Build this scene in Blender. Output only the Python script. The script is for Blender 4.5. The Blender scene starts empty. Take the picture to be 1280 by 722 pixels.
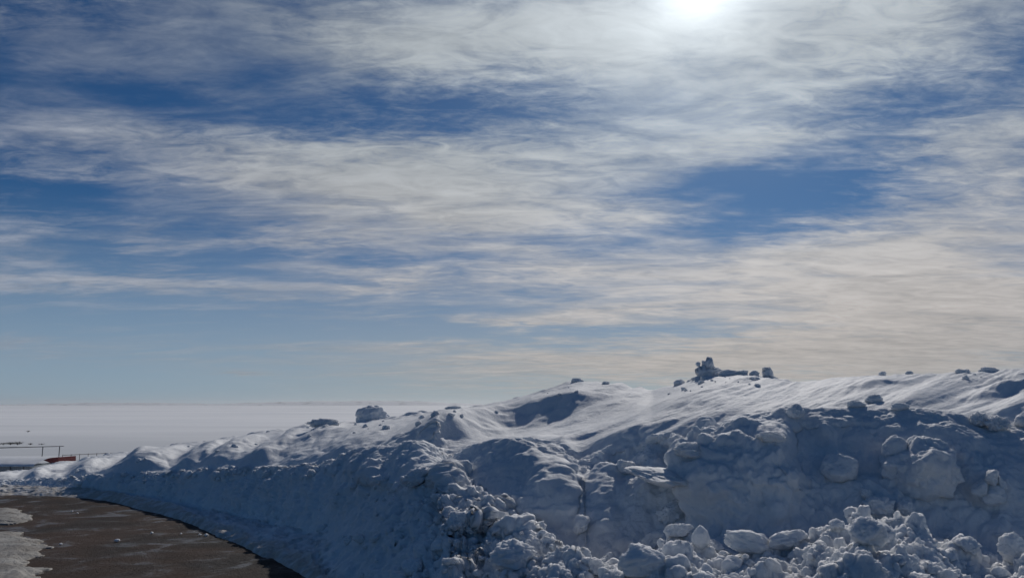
import bpy, bmesh, math, random
import numpy as np
from mathutils import Vector, Matrix
from mathutils.bvhtree import BVHTree

random.seed(7)
RNG = np.random.default_rng(11)
scene = bpy.context.scene
COL = scene.collection

# ------------------------------------------------------------------ camera
CAM_H = 1.6
PITCH = math.radians(8.5)
F = 967.0                     # focal length in photo pixels (1280 wide)
cam_d = bpy.data.cameras.new("camera")
cam_d.sensor_width = 36.0
cam_d.lens = 36.0 * F / 1280.0
cam_d.clip_start = 0.05
cam_d.clip_end = 90000.0
cam = bpy.data.objects.new("camera", cam_d)
COL.objects.link(cam)
cam.location = (0, 0, CAM_H)
cam.rotation_euler = (math.radians(90) + PITCH, 0, 0)
scene.camera = cam

def ray(px, py):
    xc = (np.asarray(px, float) - 640.0) / F
    yc = (361.0 - np.asarray(py, float)) / F
    return xc, math.cos(PITCH) - yc * math.sin(PITCH), math.sin(PITCH) + yc * math.cos(PITCH)

def at(px, py, Y):
    """world point seen at photo pixel (px, py) at forward distance Y"""
    dx, dy, dz = ray(px, py)
    t = np.asarray(Y, float) / dy
    return dx * t, dy * t, CAM_H + dz * t

def az_el(px, py):
    dx, dy, dz = ray(px, py)
    return math.degrees(math.atan2(dx, dy)), math.degrees(math.atan2(dz, math.hypot(dx, dy)))

# ------------------------------------------------------------------ sun, sky, exposure
SUN_AZ, SUN_EL = az_el(876, -36)
SUN_STRENGTH = 4.7
SKY_STRENGTH = 0.05
EXPOSURE = -1.0
sd = Vector((math.sin(math.radians(SUN_AZ)) * math.cos(math.radians(SUN_EL)),
             math.cos(math.radians(SUN_AZ)) * math.cos(math.radians(SUN_EL)),
             math.sin(math.radians(SUN_EL))))
sun_d = bpy.data.lights.new("sun", 'SUN')
sun_d.energy = SUN_STRENGTH
sun_d.angle = math.radians(0.7)
sun_d.color = (1.0, 0.95, 0.89)
sun = bpy.data.objects.new("sun", sun_d)
COL.objects.link(sun)
sun.location = (20, 60, 40)
sun.rotation_euler = sd.to_track_quat('Z', 'Y').to_euler()

vs = scene.view_settings
vs.view_transform = 'Standard'
vs.look = 'None'
vs.exposure = EXPOSURE
vs.gamma = 1.0
vs.use_curve_mapping = False
scene.render.engine = 'CYCLES'
scene.cycles.use_denoising = True
scene.cycles.max_bounces = 6
scene.cycles.diffuse_bounces = 3
scene.cycles.glossy_bounces = 2
scene.cycles.volume_bounces = 0
scene.cycles.caustics_reflective = False
scene.cycles.caustics_refractive = False

world = bpy.data.worlds.new("World")
scene.world = world
world.use_nodes = True
class NT:
    """small helper to wire node trees"""
    def __init__(self, tree):
        self.t = tree; self.n = tree.nodes; self.l = tree.links
    def node(self, typ, **kw):
        n = self.n.new(typ)
        for k, v in kw.items(): setattr(n, k, v)
        return n
    def put(self, sock, v):
        if v is None: return
        if isinstance(v, bpy.types.NodeSocket): self.l.new(v, sock)
        else: sock.default_value = v
    def math(self, op, a, b=None, c=None, clamp=False):
        n = self.node('ShaderNodeMath', operation=op, use_clamp=clamp)
        self.put(n.inputs[0], a); self.put(n.inputs[1], b)
        if c is not None: self.put(n.inputs[2], c)
        return n.outputs[0]
    def vec(self, op, a, b=None, out=0):
        n = self.node('ShaderNodeVectorMath', operation=op)
        self.put(n.inputs[0], a)
        if b is not None: self.put(n.inputs[1], b)
        return n.outputs[out]
    def scale(self, a, s):
        n = self.node('ShaderNodeVectorMath', operation='SCALE')
        self.put(n.inputs[0], a); self.put(n.inputs['Scale'], s)
        return n.outputs[0]
    def comb(self, x, y, z):
        n = self.node('ShaderNodeCombineXYZ')
        for i, v in enumerate((x, y, z)): self.put(n.inputs[i], v)
        return n.outputs[0]
    def sep(self, v):
        n = self.node('ShaderNodeSeparateXYZ'); self.put(n.inputs[0], v)
        return n.outputs
    def noise(self, v, scale, detail=6, rough=0.55, dist=0.0, lac=2.0, out='Fac'):
        n = self.node('ShaderNodeTexNoise')
        self.put(n.inputs['Vector'], v)
        n.inputs['Scale'].default_value = scale
        n.inputs['Detail'].default_value = detail
        n.inputs['Roughness'].default_value = rough
        n.inputs['Lacunarity'].default_value = lac
        n.inputs['Distortion'].default_value = dist
        return n.outputs[out]
    def smooth(self, v, lo, hi, tlo=0.0, thi=1.0):
        n = self.node('ShaderNodeMapRange', interpolation_type='SMOOTHSTEP')
        self.put(n.inputs['Value'], v)
        self.put(n.inputs['From Min'], lo); self.put(n.inputs['From Max'], hi)
        self.put(n.inputs['To Min'], tlo); self.put(n.inputs['To Max'], thi)
        return n.outputs[0]
    def mix(self, f, a, b, blend='MIX'):
        n = self.node('ShaderNodeMix', data_type='RGBA', blend_type=blend)
        self.put(n.inputs[0], f)
        self.put(n.inputs[6], a if isinstance(a, bpy.types.NodeSocket) else (*a, 1))
        self.put(n.inputs[7], b if isinstance(b, bpy.types.NodeSocket) else (*b, 1))
        return n.outputs[2]

def build_sky():
    T = NT(world.node_tree)
    T.n.clear()
    out = T.node('ShaderNodeOutputWorld')
    bg = T.node('ShaderNodeBackground')
    T.l.new(bg.outputs[0], out.inputs[0])
    sky = T.node('ShaderNodeTexSky', sky_type='NISHITA')
    sky.sun_disc = False
    sky.sun_elevation = math.radians(SUN_EL)
    sky.sun_rotation = math.radians(SUN_AZ)
    sky.altitude = 1700
    sky.air_density = 1.0
    sky.dust_density = 0.25
    sky.ozone_density = 2.0
    d = T.vec('NORMALIZE', T.node('ShaderNodeTexCoord').outputs['Generated'])
    x, y, z = T.sep(d)
    zc = T.math('MAXIMUM', z, 0.0)
    az = T.math('MULTIPLY', T.math('ARCTAN2', x, y), 57.29578)
    el = T.math('MULTIPLY', T.math('ARCSINE', z), 57.29578)
    # clouds lie on a high flat layer: project the direction on it
    inv = T.math('DIVIDE', 1.0, T.math('ADD', zc, 0.10))
    plane = T.comb(T.math('MULTIPLY', x, inv), T.math('MULTIPLY', y, inv), 0.0)
    def rot(v, deg, sx, sy):
        m = T.node('ShaderNodeMapping', vector_type='POINT')
        T.put(m.inputs['Vector'], v)
        m.inputs['Rotation'].default_value = (0, 0, math.radians(deg))
        m.inputs['Scale'].default_value = (sx, sy, 1)
        return m.outputs[0]
    # blobs of cloud cover in direction space, their edges frayed by noise
    wn = T.noise(rot(plane, 8, 0.8, 1.6), 1.6, 5, 0.6, 0.3, out='Color')
    warp = T.vec('MULTIPLY', T.vec('SUBTRACT', wn, (0.5, 0.5, 0.5)), (14.0, 5.5, 0.0))
    wn2 = T.noise(rot(plane, -12, 2.2, 5.0), 3.0, 6, 0.65, 0.5, out='Color')
    warp2 = T.vec('MULTIPLY', T.vec('SUBTRACT', wn2, (0.5, 0.5, 0.5)), (5.0, 2.4, 0.0))
    p0 = T.comb(az, el, 0.0)
    p = T.vec('ADD', T.vec('ADD', p0, warp), warp2)
    BL = [  # photo px, py, half widths, weight
        (150, 70, 210, 48, .42), (430, 42, 150, 40, .62), (620, 50, 150, 40, .62), (860, 55, 200, 85, .95),
        (1060, 30, 170, 60, .55), (1000, 110, 120, 40, .35), (1240, 190, 120, 45, .75), (1200, 30, 90, 30, .25),
        (1130, 110, 70, 35, -.30), (640, -90, 900, 70, .45),
        (250, 205, 190, 36, .55), (450, 215, 170, 46, .66), (640, 205, 150, 50, .62), (860, 185, 120, 26, .48),
        (960, 180, 60, 20, .25), (60, 180, 90, 30, .22),
        (260, 132, 230, 20, -.42), (640, 125, 260, 22, -.36), (960, 150, 160, 14, -.28), (1000, 245, 110, 26, -.62),
        (600, 270, 180, 34, .62), (360, 288, 110, 14, .38), (820, 262, 90, 18, .40), (20, 310, 40, 18, .42), (185, 300, 60, 9, .46),
        (210, 356, 150, 13, .58), (360, 336, 70, 16, .36), (480, 360, 90, 10, .40), (40, 348, 70, 8, .32),
        (640, 325, 140, 18, .30), (930, 352, 230, 42, .78), (1180, 350, 170, 70, .72), (720, 385, 110, 18, .38),
        (560, 398, 160, 7, .34), (1080, 300, 120, 14, .22), (700, 300, 90, 8, -.22),
        (780, 416, 150, 7, -.45), (430, 436, 130, 4, .34), (540, 431, 70, 5, .32), (300, 465.5, 26, 2.4, .62),
        (800, 452, 230, 22, .75), (1130, 430, 260, 42, .85), (560, 470, 130, 18, .34), (30, 430, 45, 7, .30),
    ]
    cover = None
    for (px, py, sx, sy, w) in BL:
        a, e = az_el(px, py)
        ax = math.degrees(sx / F) * math.cos(math.radians(a)) ** 2 * 1.05
        ay = math.degrees(sy / F) * math.cos(math.radians(e - 8.5)) ** 2
        q = T.vec('MULTIPLY', T.vec('SUBTRACT', p if sy > 5 else T.vec('ADD', p0, T.scale(warp2, 0.3)), (a, e, 0)), (0.83 / ax, 0.83 / ay, 0))
        g = T.math('POWER', 0.36788, T.vec('DOT_PRODUCT', q, q, out=1))
        cover = T.math('MULTIPLY', g, w) if cover is None else T.math('MULTIPLY_ADD', g, w, cover)
    # beyond the frame: scattered cover that thins away from the sun
    sdn = T.vec('DOT_PRODUCT', d, tuple(sd), out=1)
    ang = T.math('MULTIPLY', T.math('ARCCOSINE', T.math('MINIMUM', sdn, 0.99999)), 57.29578)
    # fibres and streaks
    n1 = T.noise(rot(plane, 10, 0.75, 1.5), 2.2, 6, 0.53, 1.0)
    n2 = T.noise(rot(plane, -28, 2.4, 5.0), 2.4, 9, 0.64, 1.0)
    n3 = T.noise(rot(plane, 38, 11.0, 20.0), 1.8, 6, 0.68, 0.6)
    nb = T.noise(T.comb(T.math('MULTIPLY', az, 0.022), T.math('MULTIPLY', el, 0.30), 3.0), 1.6, 5, 0.55, 0.5)
    calm = T.smooth(T.noise(rot(plane, 50, 0.9, 1.1), 1.3, 2, 0.5), 0.38, 0.62, 0.25, 1.0)
    high = T.smooth(el, 7.0, 24.0, 0.25, 1.0)
    tex = T.math('MULTIPLY', T.math('SUBTRACT', n1, 0.5), 1.45)
    tex = T.math('ADD', tex, T.math('MULTIPLY', T.math('MULTIPLY', T.math('SUBTRACT', n2, 0.5), 1.35), T.math('MULTIPLY', calm, T.smooth(el, 3.0, 16.0, 0.35, 1.0))))
    tex = T.math('ADD', tex, T.math('MULTIPLY', T.math('MULTIPLY', T.math('SUBTRACT', n3, 0.5), 0.85), T.math('MULTIPLY', calm, high)))
    tex = T.math('ADD', tex, T.math('MULTIPLY', T.math('SUBTRACT', nb, 0.5), T.smooth(el, 8.0, 20.0, 1.5, 0.0)))
    lowfade = T.smooth(el, 0.2, 5.0, 0.30, 1.0)
    cov = T.math('ADD', cover, T.math('MULTIPLY', tex, lowfade))
    cov = T.math('SUBTRACT', cov, T.smooth(ang, 60.0, 110.0, 0.0, 0.75))
    dens = T.smooth(cov, -0.18, 1.28)
    # cloud light: bright towards the sun (forward scattering), grey far from it
    glow = T.math('POWER', 0.36788, T.math('DIVIDE', ang, 15.0))
    lum = T.math('MULTIPLY_ADD', glow, 0.55, 0.63)
    shade = T.math('MULTIPLY_ADD', T.math('ADD', T.math('SUBTRACT', n2, 0.5), T.math('SUBTRACT', n1, 0.5)), 0.8, 1.10)
    lum = T.math('MULTIPLY', lum, shade)
    warm = T.smooth(el, 4.0, 22.0)
    ctint = T.mix(warm, (1.32, 1.22, 1.14), (0.92, 1.0, 1.05))
    far = T.smooth(ang, 25.0, 55.0)
    ctint = T.mix(far, ctint, (0.92, 0.99, 1.16))
    lum = T.math('MULTIPLY', lum, T.smooth(el, 2.0, 9.0, 0.80, 1.0))
    cloud = T.scale(ctint, lum)
    # clear sky
    clear = T.scale(sky.outputs[0], SKY_STRENGTH)
    clear = T.vec('MULTIPLY', clear, (0.36, 0.92, 1.42))
    low = T.smooth(el, -1.0, 15.0, 1.0, 0.0)
    clear = T.mix(T.math('MULTIPLY', T.math('MULTIPLY', low, 0.75), T.smooth(ang, 60.0, 120.0, 1.0, 0.3)), clear, T.mix(T.smooth(ang, 26.0, 50.0), (0.72, 0.74, 0.77), (0.60, 0.75, 0.92)))
    col = T.mix(T.math('MULTIPLY', dens, 0.90), clear, cloud)
    # the sun's aureole seen through thin cloud
    g1 = T.math('POWER', 0.36788, T.math('POWER', T.math('DIVIDE', ang, 2.5), 1.5))
    g2 = T.math('POWER', 0.36788, T.math('DIVIDE', ang, 9.0))
    aur = T.math('ADD', T.math('MULTIPLY', g1, 2.2), T.math('MULTIPLY', g2, 0.55))
    halo = T.scale((0.93, 1.0, 1.03), aur)
    col = T.vec('ADD', col, halo)
    T.put(bg.inputs['Color'], col)
    bg.inputs['Strength'].default_value = 1.0
    world.cycles.sampling_method = 'MANUAL'
    world.cycles.sample_map_resolution = 1024
build_sky()

# ------------------------------------------------------------------ numpy noise
def _hash(ix, iy, iz, seed):
    h = (ix.astype(np.uint32) * np.uint32(374761393) + iy.astype(np.uint32) * np.uint32(668265263)
         + iz.astype(np.uint32) * np.uint32(2147483647 & 0x9E3779B1) + np.uint32(seed * 2654435 + 977))
    h ^= h >> np.uint32(15); h *= np.uint32(2246822519)
    h ^= h >> np.uint32(13); h *= np.uint32(3266489917)
    h ^= h >> np.uint32(16)
    return h

def perlin(p, seed=0):
    p = p.astype(np.float32)
    i = np.floor(p); f = p - i; i = i.astype(np.int32)
    w = f * f * f * (f * (f * 6 - 15) + 10)
    res = np.zeros(len(p), np.float32)
    for a in (0, 1):
        for b in (0, 1):
            for c in (0, 1):
                h = _hash(i[:, 0] + a, i[:, 1] + b, i[:, 2] + c, seed)
                gx = (h & np.uint32(1023)).astype(np.float32) / 511.5 - 1
                gy = ((h >> np.uint32(10)) & np.uint32(1023)).astype(np.float32) / 511.5 - 1
                gz = ((h >> np.uint32(20)) & np.uint32(1023)).astype(np.float32) / 511.5 - 1
                dt = gx * (f[:, 0] - a) + gy * (f[:, 1] - b) + gz * (f[:, 2] - c)
                wt = (w[:, 0] if a else 1 - w[:, 0]) * (w[:, 1] if b else 1 - w[:, 1]) * (w[:, 2] if c else 1 - w[:, 2])
                res += dt * wt
    return res * 1.2

def fbm(p, octaves=4, gain=0.5, seed=0, ridged=False):
    a, s, tot = 1.0, 0.0, 0.0
    for o in range(octaves):
        n = perlin(p * (2.03 ** o) + o * 17.3, seed + o)
        if ridged: n = 1 - 2 * np.abs(n)
        s = s + a * n; tot += a; a *= gain
    return s / tot

def lumps(p, cell, prob=0.8, seed=0, rmin=0.3, rmax=0.62):
    """union of half buried balls: height of the ball surface over p"""
    q = (p / cell).astype(np.float32)
    i = np.floor(q).astype(np.int32)
    best = np.zeros(len(q), np.float32)
    for a in (-1, 0, 1):
        for b in (-1, 0, 1):
            for c in (-1, 0, 1):
                ix, iy, iz = i[:, 0] + a, i[:, 1] + b, i[:, 2] + c
                h = _hash(ix, iy, iz, seed)
                fx = (h & np.uint32(255)).astype(np.float32) / 255
                fy = ((h >> np.uint32(8)) & np.uint32(255)).astype(np.float32) / 255
                fz = ((h >> np.uint32(16)) & np.uint32(255)).astype(np.float32) / 255
                u = (h >> np.uint32(24)).astype(np.float32) / 255
                r = rmin + (rmax - rmin) * u * u
                d2 = (ix + fx - q[:, 0]) ** 2 + (iy + fy - q[:, 1]) ** 2 + (iz + fz - q[:, 2]) ** 2
                k = np.where(((h >> np.uint32(5)) & np.uint32(127)) < prob * 127, np.sqrt(np.maximum(r * r - d2, 0)), 0)
                best = np.maximum(best, k)
    return best * cell

def sstep(x, a, b):
    t = np.clip((x - a) / (b - a), 0, 1)
    return t * t * (3 - 2 * t)

# ------------------------------------------------------------------ object helpers
def link(o): COL.objects.link(o); return o
def tag(o, label=None, cat=None, group=None, kind=None):
    for k, v in (('label', label), ('category', cat), ('group', group), ('kind', kind)):
        if v: o[k] = v
    return o
def mesh_from(name, V, Fc, mat, smooth=True):
    me = bpy.data.meshes.new(name)
    V = np.asarray(V, np.float32); Fc = np.asarray(Fc, np.int32)
    k = Fc.shape[1]
    me.vertices.add(len(V)); me.vertices.foreach_set('co', V.ravel())
    me.loops.add(Fc.size); me.loops.foreach_set('vertex_index', Fc.ravel())
    me.polygons.add(len(Fc))
    me.polygons.foreach_set('loop_start', np.arange(0, Fc.size, k, dtype=np.int32))
    me.polygons.foreach_set('loop_total', np.full(len(Fc), k, np.int32))
    me.polygons.foreach_set('use_smooth', np.full(len(Fc), smooth))
    me.update(calc_edges=True); me.validate()
    if mat: me.materials.append(mat)
    return me
def obj(name, me, parent=None):
    o = link(bpy.data.objects.new(name, me))
    if parent: o.parent = parent
    return o
def empty(name, loc):
    o = link(bpy.data.objects.new(name, None)); o.location = loc; o.empty_display_size = 0.2
    return o
def grid_faces(nu, nv):
    i = np.arange(nu - 1)[:, None] * nv + np.arange(nv - 1)[None, :]
    return np.stack([i, i + nv, i + nv + 1, i + 1], -1).reshape(-1, 4)

# ------------------------------------------------------------------ materials
def new_mat(name):
    m = bpy.data.materials.new(name); m.use_nodes = True
    T = NT(m.node_tree)
    b = T.n['Principled BSDF']
    return m, T, b
def bump(T, height, strength, dist, normal=None):
    n = T.node('ShaderNodeBump')
    T.put(n.inputs['Height'], height)
    n.inputs['Strength'].default_value = strength
    n.inputs['Distance'].default_value = dist
    if normal: T.put(n.inputs['Normal'], normal)
    return n.outputs[0]

def snow_mat(name, dirt_attr=False, tint=(0.80, 0.82, 0.84), grain=1.0):
    m, T, b = new_mat(name)
    pos = T.node('ShaderNodeNewGeometry').outputs['Position']
    big = T.noise(pos, 0.9, 4, 0.5)
    mid = T.noise(pos, 7.0, 5, 0.6)
    c = T.mix(T.smooth(big, 0.35, 0.65), tint, tuple(t * 0.93 for t in tint))
    speck = T.smooth(T.noise(pos, 55.0, 3, 0.6), 0.62, 0.74)
    c = T.mix(T.math('MULTIPLY', speck, 0.18), c, (0.42, 0.40, 0.38))
    if dirt_attr:
        a = T.node('ShaderNodeAttribute', attribute_name='dirt')
        dm = T.math('MULTIPLY', a.outputs['Fac'], T.smooth(mid, 0.30, 0.62, 0.35, 1.0), clamp=True)
        c = T.mix(dm, c, (0.44, 0.39, 0.33))
    T.put(b.inputs['Base Color'], c)
    b.inputs['Roughness'].default_value = 0.75
    b.inputs['Subsurface Weight'].default_value = 0.6
    b.inputs['Subsurface Scale'].default_value = 0.05
    b.inputs['Subsurface Radius'].default_value = (1.0, 1.0, 1.0)
    b.inputs['Specular IOR Level'].default_value = 0.25
    n1 = bump(T, T.noise(pos, 24.0, 5, 0.65), 0.55 * grain, 0.02)
    n2 = bump(T, T.noise(pos, 120.0, 3, 0.6), 0.45 * grain, 0.005, n1)
    T.put(b.inputs['Normal'], n2)
    return m
M_BANK = snow_mat('bank_snow', True)
M_CLOD = snow_mat('clod_snow')

def plain_mat():
    m, T, b = new_mat('plain_snow')
    pos = T.node('ShaderNodeNewGeometry').outputs['Position']
    mp = T.node('ShaderNodeMapping'); T.put(mp.inputs['Vector'], pos)
    mp.inputs['Scale'].default_value = (0.0011, 0.0045, 0.0)
    n = T.noise(mp.outputs[0], 1.0, 7, 0.6, 0.3)
    c = T.mix(T.smooth(n, 0.38, 0.62), (0.80, 0.82, 0.84), (0.91, 0.92, 0.93))
    mp2 = T.node('ShaderNodeMapping'); T.put(mp2.inputs['Vector'], pos)
    mp2.inputs['Scale'].default_value = (0.004, 0.03, 0.0)
    n2 = T.noise(mp2.outputs[0], 1.0, 6, 0.7, 0.6)
    c = T.mix(T.math('MULTIPLY', T.smooth(n2, 0.60, 0.74), 0.45), c, (0.42, 0.41, 0.39))
    yy = T.sep(pos)[1]
    nf = T.smooth(T.math('ADD', yy, T.math('MULTIPLY', T.math('SUBTRACT', n, 0.5), 500.0)), 180.0, 620.0, 1.0, 0.0)
    c = T.mix(T.math('MULTIPLY', nf, 0.5), c, (0.40, 0.43, 0.46))
    T.put(b.inputs['Base Color'], c)
    b.inputs['Roughness'].default_value = 0.8
    b.inputs['Specular IOR Level'].default_value = 0.2
    return m
M_PLAIN = plain_mat()

# ------------------------------------------------------------------ ground sheet: road shoulder, slope, plain to the horizon
def terrain_z(X, Y):
    d = Y + 0.25 * np.maximum(-X, 0) * 0
    z = -12.5 * sstep(d, 14, 75)
    n = fbm(np.stack([X * 0.004, Y * 0.009, X * 0], -1), 4, 0.5, 91)
    z = z + n * 2.2 * sstep(d, 250, 700) * (1 - 0.4 * sstep(d, 2000, 6000))
    n2 = fbm(np.stack([X * 0.0007, Y * 0.0012, X * 0 + 4], -1), 3, 0.5, 95)
    z = z + n2 * 9.0 * sstep(d, 1200, 4500) - 3.0 * sstep(d, 2500, 6000)
    return z
nr, na = 420, 640
rr = np.concatenate([[0.0], np.geomspace(0.6, 42000, nr - 1)])
aa = np.radians(np.concatenate([np.linspace(-180, -50, 80, endpoint=False), np.linspace(-50, 50, na - 160), np.linspace(50, 180, 81)[1:]]))
R, A = np.meshgrid(rr, aa, indexing='ij')
X, Y = R * np.sin(A), R * np.cos(A)
Z = terrain_z(X.ravel(), Y.ravel()).reshape(X.shape) - 0.03
ground = obj('ground', mesh_from('ground', np.stack([X, Y, Z], -1).reshape(-1, 3), grid_faces(*X.shape), M_PLAIN))
tag(ground, 'snow covered ground falling to a wide white plain', 'ground', kind='structure')

def hills(name, x0, x1, Yd, hs, seed):
    n, k = 260, 14
    xs = np.linspace(x0, x1, n)
    prof = fbm(np.stack([xs / 2600.0, xs * 0, xs * 0 + seed], -1), 6, 0.55, seed)
    env = np.sin(np.linspace(0, math.pi, n)) ** 0.7
    h = np.maximum(hs * env * (0.55 + 0.9 * prof), 0) + 2
    V = []
    for j in range(k):
        t = j / (k - 1) * 2 - 1
        yy = Yd + t * 1000
        hh = h * (1 - abs(t) ** 1.5) * (1 + 0.25 * fbm(np.stack([xs / 700, xs * 0 + t * 3, xs * 0], -1), 4, .5, seed + 5)) - 20 * abs(t) - 14
        V.append(np.stack([xs, np.full(n, yy), hh], -1))
    V = np.stack(V, 1).reshape(-1, 3)
    m, T, b = new_mat('hill_snow')
    pos = T.node('ShaderNodeNewGeometry').outputs['Position']
    nn = T.noise(pos, 0.0035, 6, 0.65)
    T.put(b.inputs['Base Color'], T.mix(T.smooth(nn, 0.52, 0.66), (0.74, 0.76, 0.79), (0.36, 0.37, 0.40)))
    b.inputs['Roughness'].default_value = 0.9
    o = obj(name, mesh_from(name, V, grid_faces(n, k), m))
    return tag(o, kind='structure')
hills('hills', -7200, -300, 17500, 190, 3)
hills('hills', -14500, -6000, 21000, 110, 8)

# ------------------------------------------------------------------ the ploughed snow bank
def curve(pts, xs, sm=14):
    pts = np.array(pts, float)
    y = np.interp(xs, pts[:, 0], pts[:, 1])
    k = int(sm / (xs[1] - xs[0])) | 1
    if k > 1:
        w = np.hanning(k + 2)[1:-1]; w /= w.sum()
        y = np.convolve(np.pad(y, k // 2, mode='edge'), w, mode='valid')
    return y
NU = 1560
PX = np.linspace(-300, 1620, NU)
foot_py = [(-300, 612), (-150, 615), (0, 618), (60, 619), (130, 625), (200, 641), (250, 655), (300, 674), (350, 698), (385, 720),
           (430, 750), (500, 805), (600, 890), (760, 1040), (1000, 1180), (1620, 1220)]
B_pts = [  # px, py, Y : crown of the debris ridge (left of 420: a point on the face)
    (-300, 606, 15.2), (0, 611, 15.0), (100, 616, 14.45), (200, 629, 12.8), (300, 649, 11.0), (400, 668, 8.95), (450, 640, 8.1),
    (500, 614, 7.6), (560, 600, 7.2), (600, 664, 6.35), (640, 664, 6.1), (690, 672, 5.7), (745, 708, 5.3), (790, 692, 5.3),
    (845, 660, 5.4), (900, 685, 4.9), (980, 676, 4.85), (1040, 654, 4.9), (1075, 628, 4.95), (1130, 646, 4.85), (1180, 667, 4.8),
    (1240, 697, 4.65), (1300, 697, 4.6), (1620, 692, 4.5)]
C_pts = [  # lip of the bank
    (-300, 593, 16.6), (0, 602, 15.5), (60, 599, 15.15), (100, 597, 14.95), (200, 591, 13.6), (250, 588, 12.75), (300, 585, 11.9), (350, 582, 11.1), (400, 577, 10.4),
    (440, 567, 9.8), (470, 560, 9.5), (530, 555, 9.0), (560, 566, 8.7), (580, 568, 8.55), (620, 559, 8.3), (645, 553, 8.2), (706, 550, 7.9), (722, 563, 7.8), (738, 568, 7.7),
    (752, 562, 7.6), (778, 554, 7.4), (850, 537, 7.0), (900, 529, 6.85),
    (960, 516, 6.7), (1000, 513, 6.65), (1100, 512, 6.6), (1180, 516, 6.5), (1230, 527, 6.35), (1290, 533, 6.2), (1400, 525, 6.1), (1620, 520, 6.0)]
D_pts = [  # crest
    (-300, 590, 24), (0, 592, 22), (50, 586, 21.5), (80, 578, 21), (150, 567, 20), (200, 559, 19), (280, 549, 18), (330, 540, 17.3), (400, 531, 16.2),
    (465, 526, 15), (520, 518, 14.3), (600, 509, 13.4), (640, 501, 12.8), (680, 490, 12.3), (720, 478, 11.8), (770, 480, 11.3), (815, 489, 10.9),
    (850, 481, 10.5), (885, 470, 10.2), (930, 468, 10.0), (960, 473, 9.9), (1000, 479, 9.8), (1060, 472, 9.8), (1130, 469, 9.8), (1200, 467, 9.7),
    (1280, 462, 9.6), (1620, 452, 9.4)]
def three(pts, sm):
    p = np.array(pts, float)
    return curve(p[:, :2], PX, sm), curve(p[:, [0, 2]], PX, 60)
Apy = curve(foot_py, PX, 40)
dxA, dyA, dzA = ray(PX, Apy)
AY = -CAM_H / dzA * dyA                      # where that ray meets z = 0
AP = np.stack([dxA / dyA * AY, AY, np.zeros(NU)], -1)
def pt3(pts, sm): py, Yd = three(pts, sm); return np.stack(at(PX, py, Yd), -1)
BP, CP, DP = pt3(B_pts, 34), pt3(C_pts, 10), pt3(D_pts, 16)
def along(P, dy, dz):       # push a point outwards along its own bearing
    s = (P[:, 1] + dy) / P[:, 1]
    return np.stack([P[:, 0] * s, P[:, 1] * s, P[:, 2] + dz], -1)
deb = sstep(PX, 510, 760)[:, None]          # 1 where there is a debris ridge in front of the face
B2 = along(BP, 0.0, 0.0)
B2 = (1 - deb) * (BP + (CP - BP) * 0.25) + deb * along(BP, 0.62, -0.24)
C0 = B2 + (CP - B2) * np.array([0.72, 0.72, 0.86])         # steep upper face
CP2 = along(CP, 0.35, 0.035)
wk = np.hanning(171); wk /= wk.sum()
CS = np.stack([np.convolve(np.pad(CP[:, k], 85, mode='edge'), wk, mode='valid') for k in range(3)], -1)
CS = np.stack([PX * 0 + CS[:, 1] * ray(PX, 0)[0] / ray(PX, CS[:, 1] * 0 + 540)[1], CS[:, 1], CS[:, 2]], -1)
M0 = CS + (DP - CS) * 0.16 + np.array([0, 0, 0.03])
M1 = CS + (DP - CS) * 0.55 + np.array([0, 0, 0.04])
E1 = along(DP, 1.3, -0.22)
E2 = along(DP, 4.5, -1.3)
E3 = along(DP, 9.0, 0); E3[:, 2] = -3.2
rag = fbm(np.stack([PX * 0.014, PX * 0, PX * 0 + 2], -1), 5, .5, 201) * (1 - sstep(PX, 420, 520))
AP = AP * np.stack([1 + 0.45 * rag / AP[:, 1]] * 2 + [PX * 0 + 1], -1)
shelf = ((1 - sstep(PX, 200, 260)) + 0.6 * sstep(PX, 322, 345) * (1 - sstep(PX, 385, 410)))[:, None]      # a low shelf of old snow left along the road
A0 = along(AP, -0.12, -0.03) * shelf + along(AP, -0.5, -0.03) * (1 - shelf)
AP = along(AP, 0.55, 0.05) * shelf + AP * (1 - shelf)
AP = AP + (1 - deb) * np.array([0, 0, 0.045])
AB = AP + (BP - AP) * (np.array([0.5, 0.5, 0.55]) + deb * np.array([0, 0, 0.19]))
ctrl = [A0, AP, AB, BP, B2, C0, CP, M0, M1, DP, E1, E2, E3]
rows = [60, 90, 150, 60, 90, 110, 46, 90, 120, 46, 26, 16]
segs, tv = [], []
for k in range(len(ctrl) - 1):
    t = np.linspace(0, 1, rows[k], endpoint=False)
    segs.append(ctrl[k][:, None, :] * (1 - t)[None, :, None] + ctrl[k + 1][:, None, :] * t[None, :, None])
    tv.append(k + t)
segs.append(ctrl[-1][:, None, :]); tv.append(np.array([len(ctrl) - 1.0]))
P = np.concatenate(segs, 1); TV = np.concatenate(tv)
NV = P.shape[1]
def smooth_v(P, it):
    for _ in range(it):
        Q = P.copy(); Q[:, 1:-1] = 0.25 * P[:, :-2] + 0.5 * P[:, 1:-1] + 0.25 * P[:, 2:]; P = Q
    return P
P = smooth_v(P, 30)
def normals(P):
    du = np.gradient(P, axis=0); dv = np.gradient(P, axis=1)
    n = np.cross(du, dv); n /= np.linalg.norm(n, axis=-1, keepdims=True) + 1e-9
    return n if n[NU // 2, NV // 2, 2] > 0 else -n
def screen(P):
    q = P - np.array([0, 0, CAM_H])
    dep = q[..., 1] * math.cos(PITCH) + q[..., 2] * math.sin(PITCH)
    up = -q[..., 1] * math.sin(PITCH) + q[..., 2] * math.cos(PITCH)
    return 640 + F * q[..., 0] / dep, 361 - F * up / dep
tvg = np.broadcast_to(TV[None, :], (NU, NV))
pxg = np.broadcast_to(PX[:, None], (NU, NV))
SX, SY = screen(P)
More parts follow.
